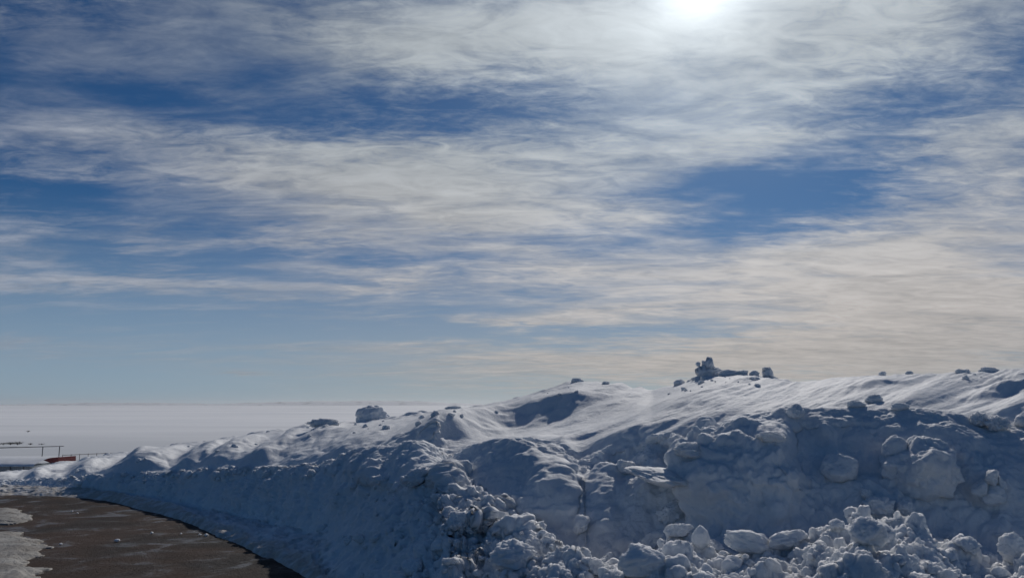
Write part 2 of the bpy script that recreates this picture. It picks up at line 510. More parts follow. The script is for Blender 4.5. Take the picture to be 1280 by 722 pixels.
w_top = sstep(tvg, 6.0, 6.6) * (1 - sstep(tvg, 10, 11))
w_face = sstep(tvg, 2.6, 4.2) * (1 - sstep(tvg, 5.9, 6.35))
right = sstep(pxg, 400, 560)
w_deb = (1 - sstep(tvg, 3.4, 4.3)) * sstep(tvg, 0.6, 1.2) * right
w_left = (1 - sstep(tvg, 5.7, 6.2)) * sstep(tvg, 0.8, 1.3) * (1 - right)
def disp(P, h, up=0.0):
    n = normals(P)
    n[..., 2] += up; n /= np.linalg.norm(n, axis=-1, keepdims=True)
    return P + n * h[..., None]
def nz(P, s, octv=3, gain=0.5, seed=0, mask=None, ridged=False):
    out = np.zeros(P.shape[:2], np.float32).ravel()
    sel = np.ones(len(out), bool) if mask is None else (mask.ravel() > 0.002)
    out[sel] = fbm(P.reshape(-1, 3)[sel] * np.asarray(s), octv, gain, seed, ridged)
    return out.reshape(P.shape[:2])
def lm(P, cell, prob, seed, mask, **k):
    out = np.zeros(P.shape[:2], np.float32).ravel()
    sel = mask.ravel() > 0.002
    out[sel] = lumps(P.reshape(-1, 3)[sel], cell, prob, seed, **k)
    return out.reshape(P.shape[:2])
# big masses that bulge from the face or cut into it (photo px, py, half sizes, height in m, sharpness)
def bulge(cx, cy, rx, ry, h, tilt=0.0, pw=2.0):
    global H
    a = math.radians(tilt); dx, dy = SX - cx, SY - cy
    u = (dx * math.cos(a) + dy * math.sin(a)) / rx; v = (-dx * math.sin(a) + dy * math.cos(a)) / ry
    r2 = (np.abs(u) ** pw + np.abs(v) ** pw)
    H = H + h * sstep(np.clip(1 - r2, 0, 1), 0, 0.75)
H = np.zeros((NU, NV))
wob = nz(P, 3.2, 3, .5, 44)
SX0, SY0 = SX, SY
SX, SY = SX + wob * 22, SY + nz(P, 3.2, 3, .5, 45) * 16
H0 = H; H = 0 * H; bulge(930, 604, 80, 72, 0.36, -4, 3.2); H = H0 + H * (1 - sstep(SY, 585, 675))          # rounded block left of centre right
bulge(632, 612, 96, 58, 0.26, -6, 2.6)         # dark smooth block in the middle
bulge(500, 585, 60, 34, 0.09, -6, 2.0)
bulge(800, 575, 56, 34, -0.16, -10)
bulge(735, 640, 40, 60, 0.10, 10)
bulge(1005, 560, 40, 40, -0.12)
bulge(1085, 560, 60, 50, -0.10)
H = H * (1 - sstep(tvg, 6.1, 6.9)) * sstep(tvg, 0.5, 2.0)
SX, SY = SX0, SY0
nb = normals(P); nb[..., 2] *= 0.15; nb /= np.linalg.norm(nb, axis=-1, keepdims=True)
P = P + nb * H[..., None]
# middle scale relief
wf = P + 0.12 * np.stack([nz(P, 2.5, 3, .5, 181 + k, w_face) for k in range(3)], -1)
crust = sstep(nz(P, 0.9, 2, .5, 187, w_face), -.25, .2)
def billow0(P, s, seed, mask):
    out = np.zeros(P.shape[:2], np.float32).ravel(); sl = mask.ravel() > 0.002; q_ = P.reshape(-1, 3)[sl]
    out[sl] = sum(a_ * (np.abs(perlin(q_ * s * f_ + f_, seed + k)) - 0.22) for k, (a_, f_) in enumerate(((1, 1), (.55, 2.1), (.32, 4.3), (.18, 8.7)))); return out.reshape(P.shape[:2])
H = w_face * 0.17 * crust * billow0(wf, 2.3, 191, w_face)
H += w_face * (0.10 * nz(P, 1.5, 3, .5, 1, w_face) + 0.035 * nz(P, 4.0, 4, .6, 3, w_face) + 0.02 * nz(P, (5, 5, 3.2), 3, .5, 5, w_face, True))
wq = P + 0.16 * np.stack([nz(P, 3.0, 3, .5, 81 + k, w_deb) for k in range(3)], -1)
def billow(P, s, octv, seed, mask):
    out = np.zeros(P.shape[:2], np.float32).ravel(); sel = mask.ravel() > 0.002
    q = P.reshape(-1, 3)[sel]; a = 1.0; v = 0; tot = 0
    for o in range(octv):
        v = v + a * np.abs(perlin(q * s * 2.05 ** o + 7.7 * o, seed + o)); tot += a; a *= 0.52
    out[sel] = v / tot
    return out.reshape(P.shape[:2])
H += w_deb * (0.12 * nz(P, 1.8, 2, .5, 9, w_deb) + 0.14 * lm(wq, 0.45, 0.6, 3, w_deb) + 0.42 * (billow(wq, 2.2, 4, 11, w_deb) - 0.2))
H += w_left * (0.10 * nz(P, 1.6, 3, .5, 12, w_left) + 0.05 * nz(P, (4, 4, 2), 3, .55, 14, w_left, True))
P = disp(P, H, 0.15)
# lip: broken edge
w_lip = np.exp(-((tvg - 6.05) / 0.5) ** 2)
smo = 1 - 0.85 * sstep(pxg, 560, 620) * (1 - sstep(pxg, 850, 930)) - 0.5 * (1 - sstep(pxg, 300, 420)) - 0.6 * sstep(pxg, 960, 1040)
P = disp(P, w_lip * smo * (0.11 * nz(P, 2.0, 5, .55, 21, w_lip) + 0.25 * lm(P, 0.26, .35, 22, w_lip)), 0.6)
# keep the lip at its height after the relief
sel = (TV > 5.9) & (TV < 6.5)
dz = (P[:, sel, 2].max(1) - CP[:, 2] - 0.03)
dz = np.convolve(np.pad(dz, 40, mode='edge'), np.hanning(83)[1:-1] / np.hanning(83)[1:-1].sum(), mode='valid')
P[..., 2] -= dz[:, None] * sstep(tvg, 1.6, 6.0) * (1 - 0.6 * sstep(pxg, 560, 700))
# wind carved top: long drifts running away up the bank
wind = np.stack([(PX[:, None] + 1.9 * (SY - 520)) / 1.0 + 0 * SY, SY + 0 * SX, 0 * SX], -1)
q = np.stack([wind[..., 0] * 0.010, (SY + 0.42 * SX) * 0.020, tvg * 0.15], -1)
drift = nz(q, 1.0, 3, .5, 31, w_top)
q2 = np.stack([(SX - 1.6 * SY) * 0.006, (SY + 0.36 * SX) * 0.075, tvg * 0.1], -1)
fine = nz(q2, 1.0, 3, .5, 35, w_top) + 0.5 * nz(q2 * 1.7 + 5, 1.0, 3, .5, 36, w_top, True)
wl_ = 1 - sstep(pxg, 380, 600)
q3 = np.stack([(SX - 1.6 * SY) * 0.008, (SY + 0.42 * SX) * 0.045, tvg * 0.1], -1)
H = w_top * wl_ * 0.20 * np.abs(nz(q3, 1.0, 4, .5, 39, w_top))
H += w_top * 0.010 * nz(P, 6.0, 4, .6, 40, w_top)
H += w_top * (0.13 * drift + 0.06 * fine * (0.4 + 0.6 * sstep(nz(P, .6, 2, .5, 37, w_top), -.2, .3)))
# the two big gullies
def stroke(pts, wdt, h):
    global H
    best = np.full(SX.shape, 1e9)
    for (x0, y0), (x1, y1) in zip(pts[:-1], pts[1:]):
        vx, vy = x1 - x0, y1 - y0
        t = np.clip(((SX - x0) * vx + (SY - y0) * vy) / (vx * vx + vy * vy), 0, 1)
        best = np.minimum(best, np.hypot(SX - x0 - t * vx, SY - y0 - t * vy))
    H = H + h * np.exp(-(best / wdt) ** 2) * w_top
def drift_edge(pts, w_low, w_up, h, fade=0.25, fade_in=None):
    # a drift with a steep edge towards the road and a long gentle back
    global H
    wx, wy = SX + 7 * wv, SY + 5 * wv2
    xs_ = np.array([q[0] for q in pts], float); ys_ = np.array([q[1] for q in pts], float)
    xx = np.linspace(xs_[0], xs_[-1], 60); yy = np.convolve(np.pad(np.interp(xx, xs_, ys_), 8, mode='reflect', reflect_type='odd'), np.ones(17) / 17, mode='valid')
    d = (wy - np.interp(wx, xx, yy)) * 0.92
    tt = (wx - xs_[0]) / (xs_[-1] - xs_[0])
    w = np.where(d > 0, w_low, w_up)
    H = H + h * np.exp(-(d / w) ** 2) * w_top * sstep(tt, -0.05, fade_in or fade) * (1 - sstep(tt, 1 - fade, 1.1))
wv = nz(P, 1.2, 3, .5, 141, w_top); wv2 = nz(P, 1.6, 3, .5, 143, w_top)
drift_edge([(505, 570), (560, 545), (610, 524), (660, 506), (720, 491), (800, 478)], 8, 24, 0.34, 0.45, 0.22)
drift_edge([(640, 540), (720, 512), (790, 494), (860, 482)], 3, 12, 0.05, 0.5)
drift_edge([(660, 560), (760, 527), (850, 502)], 2.5, 10, 0.035, 0.5)
drift_edge([(780, 526), (860, 508), (950, 497)], 2.5, 10, 0.03, 0.5)
drift_edge([(720, 572), (800, 540), (870, 518)], 2.5, 10, 0.03, 0.5)
drift_edge([(1020, 494), (1080, 486), (1160, 476)], 2, 9, 0.05, 0.5)
drift_edge([(1190, 494), (1280, 490), (1560, 492)], 3, 9, 0.13, 0.2)
drift_edge([(1210, 476), (1290, 471), (1560, 470)], 2, 7, 0.06, 0.2)
for pts, h, wl in (([(30, 598), (65, 585), (100, 570)], .24, 7), ([(80, 598), (125, 580), (170, 562)], .30, 9), ([(118, 600), (170, 582), (215, 560)], .22, 6),
               ([(150, 594), (205, 573), (250, 550)], .30, 10), ([(205, 596), (250, 576), (300, 548)], .22, 6), ([(250, 584), (300, 564), (350, 538)], .28, 10),
               ([(300, 584), (350, 564), (400, 536)], .18, 6), ([(350, 566), (400, 548), (450, 530)], .24, 9), ([(400, 572), (450, 552), (500, 535)], .07, 4)):
    drift_edge(pts, wl * 0.8, 11, h * 0.85, 0.45)
P = disp(P, H, 0.5)
# keep the crest line where it belongs after carving
SXa, SYa = screen(P)
vis = (tvg > 7.2) & (tvg < 10.4)
top_y = np.where(vis, SYa, 1e9).min(1)
kk = np.where(vis, SYa, 1e9).argmin(1)
want = three(D_pts, 16)[0]
dpx = top_y - want + 1.5
wk2 = np.hanning(41); wk2 /= wk2.sum()
dpx = np.convolve(np.pad(dpx, 20, mode='edge'), wk2, mode='valid')
Yk = P[np.arange(NU), kk, 1]
Yk = np.convolve(np.pad(Yk, 40, mode='edge'), np.hanning(83)[1:-1] / np.hanning(83)[1:-1].sum(), mode='valid')
P[..., 2] += (dpx * Yk / F)[:, None] * sstep(tvg, 6.3, 8.6)
# small scale: clods in the debris, crumbs on the left face, grain everywhere
wq = P + 0.06 * np.stack([nz(P, 9.0, 2, .5, 91 + k, w_deb) for k in range(3)], -1)
H = w_deb * (0.14 * lm(wq, 0.18, .4, 51, w_deb) + 0.17 * (billow(wq, 6.0, 4, 54, w_deb) - 0.2) + 0.02 * nz(P, 14, 3, .55, 53, w_deb))
H += w_face * 0.022 * nz(P, (11, 11, 6), 3, .55, 55, w_face)
rim = np.exp(-((tvg - 0.6) / 0.4) ** 2) * (1 - sstep(pxg, 420, 520))
H += rim * (0.03 + 0.08 * nz(P, 3.5, 4, .6, 66, rim))
H += w_left * (0.030 * nz(P, 8, 4, .6, 57, w_left) + 0.18 * lm(P, 0.16, .3, 58, w_left))
crest = np.exp(-((tvg - 9.0) / 0.5) ** 2) * (1 - sstep(pxg, 560, 800) * 0.6)
H += crest * (0.06 * nz(P, 3.0, 4, .55, 61, crest) + 0.25 * lm(P, 0.30, .35, 63, crest))
P = disp(P, H, 0.25)
H = w_deb * (0.22 * lm(P, 0.07, .6, 71, w_deb)) + (w_face * 0.35 + w_left) * 0.4 * lm(P, 0.07, .35, 73, w_face + w_left)
P = disp(P, H, 0.25)
bank_me = mesh_from('snow_bank', P.reshape(-1, 3), grid_faces(NU, NV), M_BANK)
foot = (1 - sstep(tvg, 0.9, 1.5)) * (1 - sstep(pxg, 420, 520))
dirt = np.clip(foot * 0.9 + 0.03 * w_deb, 0, 1)
at_ = bank_me.attributes.new('dirt', 'FLOAT', 'POINT')
at_.data.foreach_set('value', dirt.astype(np.float32).ravel())
bank = tag(obj('snow_bank', bank_me), 'long ploughed bank of snow beside the road', 'snow bank', kind='structure')
step = 3
sub = P[::step, ::step]
BVH = BVHTree.FromPolygons([tuple(v) for v in sub.reshape(-1, 3).tolist()], grid_faces(sub.shape[0], sub.shape[1]).tolist())
def hit(px, py):
    d = Vector([float(c) for c in ray(px, py)]).normalized()
    loc, n, i, dist = BVH.ray_cast(Vector((0, 0, CAM_H)), d)
    if loc is None: return None, None
    if n.dot(d) > 0: n = -n
    return loc, n

# ------------------------------------------------------------------ road
def foot_y(x):
    o = np.argsort(AP[:, 0]); return np.interp(x, AP[o, 0], AP[o, 1])
def road_mat():
    m, T, b = new_mat('wet_asphalt')
    pos = T.node('ShaderNodeNewGeometry').outputs['Position']
    mp = T.node('ShaderNodeMapping'); T.put(mp.inputs['Vector'], pos)
    mp.inputs['Rotation'].default_value = (0, 0, math.radians(-28)); mp.inputs['Scale'].default_value = (0.8, 0.95, 1)
    st = mp.outputs[0]
    n1 = T.noise(st, 0.8, 6, 0.6, 0.4)
    n2 = T.noise(st, 2.2, 7, 0.65, 0.5)
    g = T.noise(pos, 60, 4, 0.7)
    c = T.mix(T.smooth(n1, 0.36, 0.62), (0.026, 0.022, 0.021), (0.070, 0.042, 0.030))
    c = T.mix(T.math('MULTIPLY', T.smooth(g, 0.45, 0.7), 0.6), c, (0.085, 0.068, 0.058))
    ice = T.math('MULTIPLY', T.smooth(n2, 0.54, 0.66), 0.5)
    c = T.mix(ice, c, (0.24, 0.27, 0.31))
    sn = T.smooth(T.noise(st, 4.5, 8, 0.7, 0.4), 0.66, 0.72)
    c = T.mix(T.math('MULTIPLY', sn, 0.6), c, (0.45, 0.42, 0.38))
    T.put(b.inputs['Base Color'], c)
    vo = T.node('ShaderNodeTexVoronoi'); T.put(vo.inputs['Vector'], pos); vo.inputs['Scale'].default_value = 26.0
    vc = T.sep(vo.outputs['Color'])[0]
    stone = T.math('MULTIPLY', T.smooth(vc, 0.72, 0.80), T.smooth(vo.outputs['Distance'], 0.22, 0.34, 1.0, 0.0))
    blot = T.smooth(T.noise(pos, 0.55, 5, 0.6, 0.6), 0.40, 0.60)
    c = T.mix(T.math('MULTIPLY', stone, T.math('MULTIPLY_ADD', blot, 0.6, 0.2)), c, (0.17, 0.145, 0.125))
    c = T.mix(T.math('MULTIPLY', T.smooth(T.noise(pos, 1.6, 7, 0.7, 0.3), 0.52, 0.66), 0.55), c, (0.020, 0.017, 0.016))
    T.put(b.inputs['Roughness'], T.smooth(n2, 0.40, 0.66, 0.85, 0.55))
    b.inputs['Specular IOR Level'].default_value = 0.15
    T.put(b.inputs['Normal'], bump(T, stone, 0.7, 0.02, bump(T, T.noise(pos, 22, 6, 0.75), 1.0, 0.035, bump(T, n2, 0.5, 0.05))))
    return m
xs = np.linspace(-60, 45, 420); vs_ = np.linspace(0, 1, 220) ** 0.6
y_far = foot_y(xs) + 0.5
y_far = np.where(xs < -16, foot_y(-16) + 0.5 + (-16 - xs) * 0.05, y_far)
y_near = np.full_like(xs, -45.0)  # unseen asphalt added behind the camera so less light bounces onto the bank
Xr = np.repeat(xs[:, None], len(vs_), 1); Yr = y_near[:, None] * (1 - vs_) + y_far[:, None] * vs_
Zr = 0.012 * fbm(np.stack([Xr.ravel() * .7, Yr.ravel() * .7, Xr.ravel() * 0], -1), 3, .5, 77).reshape(Xr.shape) + 0.0
road = obj('road', mesh_from('road', np.stack([Xr, Yr, Zr], -1).reshape(-1, 3), grid_faces(*Xr.shape), road_mat()))
tag(road, 'wet brown asphalt road with icy patches', 'road', kind='structure')

# packed dirty snow left on the road
def packed_mat():
    m, T, b = new_mat('packed_dirty_snow')
    pos = T.node('ShaderNodeNewGeometry').outputs['Position']
    n = T.noise(pos, 2.5, 7, 0.65); g = T.noise(pos, 22, 5, 0.7)
    c = T.mix(T.smooth(n, 0.35, 0.65), (0.40, 0.385, 0.355), (0.22, 0.20, 0.175))
    c = T.mix(T.math('MULTIPLY', T.smooth(g, 0.56, 0.70), 0.7), c, (0.13, 0.11, 0.095))
    T.put(b.inputs['Base Color'], c); b.inputs['Roughness'].default_value = 0.7
    T.put(b.inputs['Normal'], bump(T, T.noise(pos, 14, 6, 0.7), 0.9, 0.04))
    return m
M_PACK = packed_mat()
def on_road(px, py):
    dx, dy, dz = ray(px, py); t = -CAM_H / dz
    return float(dx * t), float(dy * t)
def packed(name, outline, label, h=0.05):
    pts = np.array([on_road(*q) for q in outline])
    x0, y0 = pts.min(0) - .3; x1, y1 = pts.max(0) + .3
    n = 190
    gx, gy = np.meshgrid(np.linspace(x0, x1, n), np.linspace(y0, y1, n), indexing='ij')
    inside = np.zeros(gx.shape, bool); dist = np.full(gx.shape, 1e9)
    for (ax, ay), (bx, by) in zip(pts, np.roll(pts, -1, 0)):
        c = (ay > gy) != (by > gy)
        with np.errstate(divide='ignore', invalid='ignore'):
            xi = (bx - ax) * (gy - ay) / (by - ay) + ax
        inside ^= c & (gx < xi)
        vx, vy = bx - ax, by - ay
        t = np.clip(((gx - ax) * vx + (gy - ay) * vy) / (vx * vx + vy * vy + 1e-9), 0, 1)
        dist = np.minimum(dist, np.hypot(gx - ax - t * vx, gy - ay - t * vy))
    sdv = np.where(inside, dist, -dist)
    q = np.stack([gx.ravel() * 2.2, gy.ravel() * 3.0, gx.ravel() * 0], -1)
    sdv = sdv + 0.34 * fbm(q * 0.9, 6, .55, 5).reshape(gx.shape)
    z = h * sstep(sdv, -0.02, 0.16) + 0.030 * fbm(q * 1.8, 6, .62, 6).reshape(gx.shape) * sstep(sdv, 0, .2) + 0.012 - 0.05 * (sdv < -0.05)
    o = obj(name, mesh_from(name, np.stack([gx, gy, z], -1).reshape(-1, 3), grid_faces(n, n), M_PACK))
    return tag(o, label, 'packed snow', kind='structure')
packed('packed_snow', [(-70, 668), (20, 667), (44, 676), (50, 690), (30, 705), (46, 716), (30, 745), (-80, 760), (-160, 700)], 'pale packed ice crust at the near edge of the road', 0.035)
packed('packed_snow', [(-60, 636), (18, 637), (34, 648), (14, 656), (-70, 656)], 'pale packed ice crust further along the road', 0.03)

# ------------------------------------------------------------------ loose snow blocks and clods
def lump_mesh(name, seed, sub=4, rough=0.22, cuts=5, spiky=0.0, low=0.3):
    bm = bmesh.new(); bmesh.ops.create_icosphere(bm, subdivisions=sub, radius=1.0)
    V = np.array([v.co[:] for v in bm.verts], np.float32)
    Fc = np.array([[v.index for v in f.verts] for f in bm.faces], np.int32); bm.free()
    r = np.random.default_rng(seed)
    off = r.uniform(-50, 50, 3)
    for _ in range(cuts):                        # broken faces
        n = r.normal(size=3); n /= np.linalg.norm(n)
        d = r.uniform(0.55, 0.9)
        e = V @ n - d
        V = V - np.outer(np.where(e > 0, e * 0.85, 0), n)
    nrm = V / (np.linalg.norm(V, axis=1, keepdims=True) + 1e-6)
    V = V + nrm * (low * 1.3 * fbm(V * 1.1 + off, 3, .5, seed))[:, None]
    b = 0; a = 1.0
    for o in range(5):                           # crumbly, cauliflower like snow
        b = b + a * (np.abs(perlin(V * 1.9 * 2.1 ** o + off + o * 5.1, seed + o)) - 0.25); a *= 0.55
    V = V + nrm * (rough * 1.5 * b)[:, None]
    V = V + nrm * (rough * 0.6 * fbm(V * 3.2 + off, 4, .6, seed + 3))[:, None]
    if spiky: V = V + nrm * (spiky * np.maximum(fbm(V * 2.3 + off, 3, .6, seed + 9, True), 0))[:, None]
    return mesh_from(name, V, Fc, M_CLOD)
LM = {}
def lump(px, py, w, h, label, seed, depth=1.0, name='snow_block', cat='snow block', group=None, rough=0.13, cuts=5, spiky=0.0, tilt=0.0,
         Y=None, Yf=None, push=0.0, sink=0.25, sub=5, low=0.3, rz=None, on=None):
    """block whose picture is about w x h photo px centred at (px, py); rests on the bank surface there"""
    if Y is None:
        loc, n = hit(*(Yf or (px, py + h * 0.35)))
        if loc is None: loc, n = hit(px, py + h * 0.5 + 6)
        if loc is None: return None
        Y = loc.y - push
    else:
        for yy in np.arange(py - 22, py + 40, 0.5):
            loc, n = hit(px, yy)
            if loc is not None and loc.y < Y + 4: break
        if loc is not None and abs(yy - py) < 26 and py < yy + h * .3:
            py = yy - h * 0.10; Y = loc.y - 0.05
    c = Vector([float(v) for v in at(px, py, Y)])
    hw, hh = w * Y / F / 2, h * Y / F / 2
    key = ('h', seed, sub)
    me = lump_mesh(name, seed, sub, rough, cuts, spiky, low)
    o = obj(name, me)
    ext = np.array([v.co[:] for v in me.vertices]); lo, hi = ext.min(0), ext.max(0)
    s = Vector((2 * hw / (hi[0] - lo[0]), 2 * min(hw, hh * 1.3) * depth / (hi[1] - lo[1]), 2 * hh / (hi[2] - lo[2])))
    o.scale = s
    o.rotation_euler = (0, math.radians(tilt), 0)
    o.location = (c.x, c.y, c.z)
    return tag(o, label, cat, group)
def cluster(px, py, Y, pieces, label, cat='snow block', name='snow_block'):
    """one lump of several chunks frozen together, as one mesh; pieces: (dx, dy, w, h, tilt, seed) in photo px"""
    c = Vector([float(v) for v in at(px, py, Y)]); Vs, Fs, n0 = [], [], 0
    for dx, dy, w, h, tilt, seed in pieces:
        me = lump_mesh('chunk', seed, 4, .16, 7, 0, .45)
        V = np.array([v.co[:] for v in me.vertices]); Fc = np.array([p.vertices[:] for p in me.polygons])
        bpy.data.meshes.remove(me)
        V = (V - (V.max(0) + V.min(0)) / 2) / (V.max(0) - V.min(0)) * 2
        V *= np.array([w, min(w, h) * 1.1, h]) * Y / F / 2
        a = math.radians(tilt); ca, sa = math.cos(a), math.sin(a)
        V = np.stack([V[:, 0] * ca + V[:, 2] * sa, V[:, 1], -V[:, 0] * sa + V[:, 2] * ca], -1)
        V += np.array([dx, 0, -dy]) * Y / F
        Vs.append(V); Fs.append(Fc + n0); n0 += len(V)
    o = obj(name, mesh_from(name, np.concatenate(Vs), np.concatenate(Fs), M_CLOD)); o.location = c
    return tag(o, label, cat)
# --- on the crest
lump(466, 523, 42, 30, 'round topped snow block standing on the crest at left', 101, cuts=3, Y=14.9, low=.2)
cluster(885, 464, 10.1, [(3, 10, 52, 14, -4, 507), (-3, 3, 26, 22, 5, 508), (0, -6, 17, 24, 12, 501), (-8, 2, 14, 18, -20, 502), (7, 2, 18, 18, 25, 503), (-3, 9, 24, 14, 0, 504), (-12, -9, 6, 6, 0, 505), (2, -14, 8, 9, 10, 506)],
        'tall knobbly dark snow lump on the highest crest')
lump(912, 466, 30, 10, 'ragged snow crust trailing right from the tall knobbly lump', 131, Y=10.0, rough=.15, cuts=7, low=.4)
cluster(962, 470, 9.85, [(0, 9, 40, 10, 6, 514), (2, 5, 24, 12, 14, 511), (-2, -3, 14, 18, -28, 512), (-5, -8, 8, 8, 10, 513)], 'wedge shaped dark snow block leaning on the crest')
lump(849, 478, 14, 12, 'small pointed snow lump below the tall knobbly lump', 104, Y=10.4, rough=.12, cuts=7, low=.4)
lump(866, 479, 20, 9, 'flat snow lump between the pointed and tall lumps', 105, Y=10.3, rough=.12, cuts=7, low=.4)
lump(928, 467, 18, 8, 'low grey crust of snow between the tall lump and the wedge', 106, Y=9.95, rough=.12, cuts=7, low=.4)
lump(943, 469, 14, 8, 'small crust of snow just left of the wedge', 107, Y=9.9, rough=.12, cuts=7, low=.4)
lump(721, 472, 17, 9, 'small peaked snow lump on the middle crest', 108, Y=11.7, rough=.12, cuts=7, low=.4)
lump(757, 474, 11, 5, 'little flat snow lump right of the small peaked one', 109, Y=11.4, rough=.12, cuts=7, low=.4)
lump(1103, 467, 9, 8, 'tiny dark snow clod left of two on the right crest', 110, Y=9.7, rough=.12, cuts=7, low=.4)
lump(1137, 466, 11, 6, 'tiny low snow clod in the middle of the right crest', 111, Y=9.7, rough=.12, cuts=7, low=.4)
lump(1203, 466, 18, 10, 'dark oval snow clod on the right crest', 112, Y=9.5, rough=.12, cuts=7, low=.4)
lump(1235, 463, 26, 8, 'long faint snow hump on the far right crest', 113, Y=9.6, rough=.12, cuts=7, low=.4)
lump(405, 527, 46, 12, 'low broken snow crust left of the round topped block', 114, Y=15.8, rough=.35)
lump(521, 521, 34, 13, 'sloping snow crust right of the round topped block', 115, Y=14.2, rough=.12, cuts=7, low=.4)
lump(566, 512, 22, 7, 'thin snow slab lying on the middle of the left crest', 116, Y=13.7, rough=.12, cuts=7, low=.4)
lump(435, 549, 32, 12, 'dark sunken snow lump below the round topped block', 117, Y=12.4)
# --- on the lip
lump(993, 514, 22, 20, 'square snow block standing on the lip of the bank', 118, cuts=6)
lump(1092, 499, 22, 14, 'cone shaped snow lump on the smooth top', 119, cuts=2, spiky=.2)
lump(1072, 505, 26, 10, 'flat snow lump left of the cone shaped one', 120)
lump(1125, 508, 24, 10, 'flat snow lump right of the cone shaped one', 121)
lump(1224, 524, 24, 20, 'knobbly snow lump on the right part of the lip', 122, rough=.35)
lump(1248, 530, 30, 24, 'wider knobbly snow lump on the right part of the lip', 123, rough=.35)
lump(1278, 526, 22, 18, 'grey snow lump cut by the right picture edge', 124)
# --- on the face
lump(1150, 588, 88, 92, 'big rounded snow boulder with a lit left shoulder', 225, cuts=2, rough=.12, sub=6, tilt=30, push=.16, depth=1.3, low=.4, Yf=(1150, 560))
lump(1120, 562, 34, 36, 'smooth snow boulder tucked behind the big rounded one', 126, cuts=2, rough=.1)
lump(1050, 586, 48, 40, 'smooth humped snow boulder alone on the dark face', 127, cuts=4, rough=.1)
Yc = hit(1236, 590)[0].y - 0.12
cluster(1236, 606, Yc, [(-9, 4, 22, 26, 20, 521), (3, -9, 19, 20, 0, 522), (15, -3, 13, 18, -10, 523), (2, 12, 34, 26, 0, 524)], 'three lobed pale snow boulder on the right face')
lump(822, 594, 74, 20, 'long pale snow ledge jutting from the face', 129, cuts=2, tilt=8, rough=.12, push=.3, depth=5)
lump(782, 582, 24, 18, 'knob of snow above the left end of the pale ledge', 130, spiky=.2)
lump(727, 655, 26, 24, 'tilted flat snow slab stuck in the middle face', 134, cuts=7, tilt=-35)
lump(862, 562, 40, 20, 'pale snow shelf under the lip beside the block', 135, rough=.3)
lump(965, 545, 40, 14, 'lit snow crust on top of the large face block', 136, rough=.3)
lump(475, 600, 26, 14, 'pale snow clod high on the middle left heap', 137, rough=.3)
lump(522, 596, 42, 22, 'pointed snow block on top of the middle left heap', 238, cuts=3, tilt=-20, rough=.3)
# --- debris heap
lump(876, 671, 22, 28, 'egg shaped snow ball on the debris ridge', 139, cuts=1, rough=.06, low=.12)
lump(1083, 618, 18, 16, 'knob of snow sticking up at the top of the heap', 140, rough=.20)
lump(1132, 635, 24, 22, 'rounded snow ball right of the heap top', 141, cuts=2, rough=.20)
lump(1100, 632, 34, 26, 'rough snow block crowning the heap', 142, rough=.20)
lump(1047, 655, 20, 14, 'small hump of snow on the left flank of the heap', 143, rough=.20)
lump(1266, 684, 34, 38, 'pale grey snow boulder at the lower right', 144, cuts=4, rough=.20)
lump(1209, 681, 28, 22, 'rounded snow boulder left of the pale grey boulder', 145, cuts=2, rough=.20)
lump(1246, 668, 9, 7, 'tiny snow ball above the pale grey boulder', 146, rough=.20)
lump(1085, 665, 44, 36, 'large smooth snow block in the centre of the heap', 147, cuts=5, rough=.20)
lump(938, 678, 62, 30, 'broad rounded snow block on the lower debris', 148, cuts=9, rough=.13, tilt=12)
lump(985, 676, 54, 26, 'broad snow block right of the first broad one', 149, cuts=9, rough=.13, tilt=-10)
lump(800, 700, 60, 40, 'large snow block at the bottom middle', 150, cuts=4, rough=.20)
lump(590, 661, 16, 14, 'small round snow ball below the dark smooth block', 151, cuts=1, rough=.20)
lump(740, 706, 30, 26, 'ragged snow block low in the middle', 152, rough=.20)
lump(640, 695, 60, 40, 'ragged snow mass below the middle of the face', 153, rough=.20)
lump(515, 708, 26, 22, 'snow clod at the bottom left of the debris', 154, rough=.20)
lump(840, 640, 40, 26, 'tilted snow slab, upper of three under the ledge', 155, tilt=-25, cuts=6, rough=.20)
lump(848, 662, 36, 20, 'tilted snow slab, middle of three under the ledge', 156, tilt=-20, cuts=6, rough=.20)
lump(822, 672, 40, 20, 'tilted snow slab, lowest of three under the ledge', 157, tilt=-25, cuts=6, rough=.20)

# many smaller clods: a few shapes, copied
protos = [lump_mesh('snow_clod', 300 + k, 4, 0.10 if k % 2 else 0.3, 9 if k % 2 else 3, 0, 0.3) for k in range(8)]
cnt = 0
def clod(px, py, size, label, cat, group, sink=0.15, name='snow_clod'):
    global cnt
    loc, n = hit(px, py)
    if loc is None: return
    o = obj(name, protos[cnt % 8]); cnt += 1
    o.scale = (size * random.uniform(.8, 1.3), size * random.uniform(.8, 1.2), size * random.uniform(.6, 1.0))
    o.rotation_euler = (random.uniform(-.6, .6), random.uniform(-.6, .6), random.uniform(0, 6.28))
    o.location = loc + n * size * 0.12
    tag(o, label, cat, group)
top_px = np.array([p[:2] for p in B_pts])
k = 0
while k < 90:
    px = random.uniform(560, 1285); py = random.uniform(620, 730)
    if py < np.interp(px, top_px[:, 0], top_px[:, 1]) - 2: continue
    clod(px, py, 0.015 + 0.06 * random.random() ** 3, 'small snow clod lying in the debris at the foot of the bank', 'snow clod', 'loose clods in the foot debris'); k += 1
for _ in range(50):
    px = random.uniform(400, 600); py = random.uniform(590, 720)
    clod(px, py, 0.02 + 0.06 * random.random() ** 3, 'small snow clod on the broken heap left of the dark block', 'snow clod', 'loose clods on the left heap')
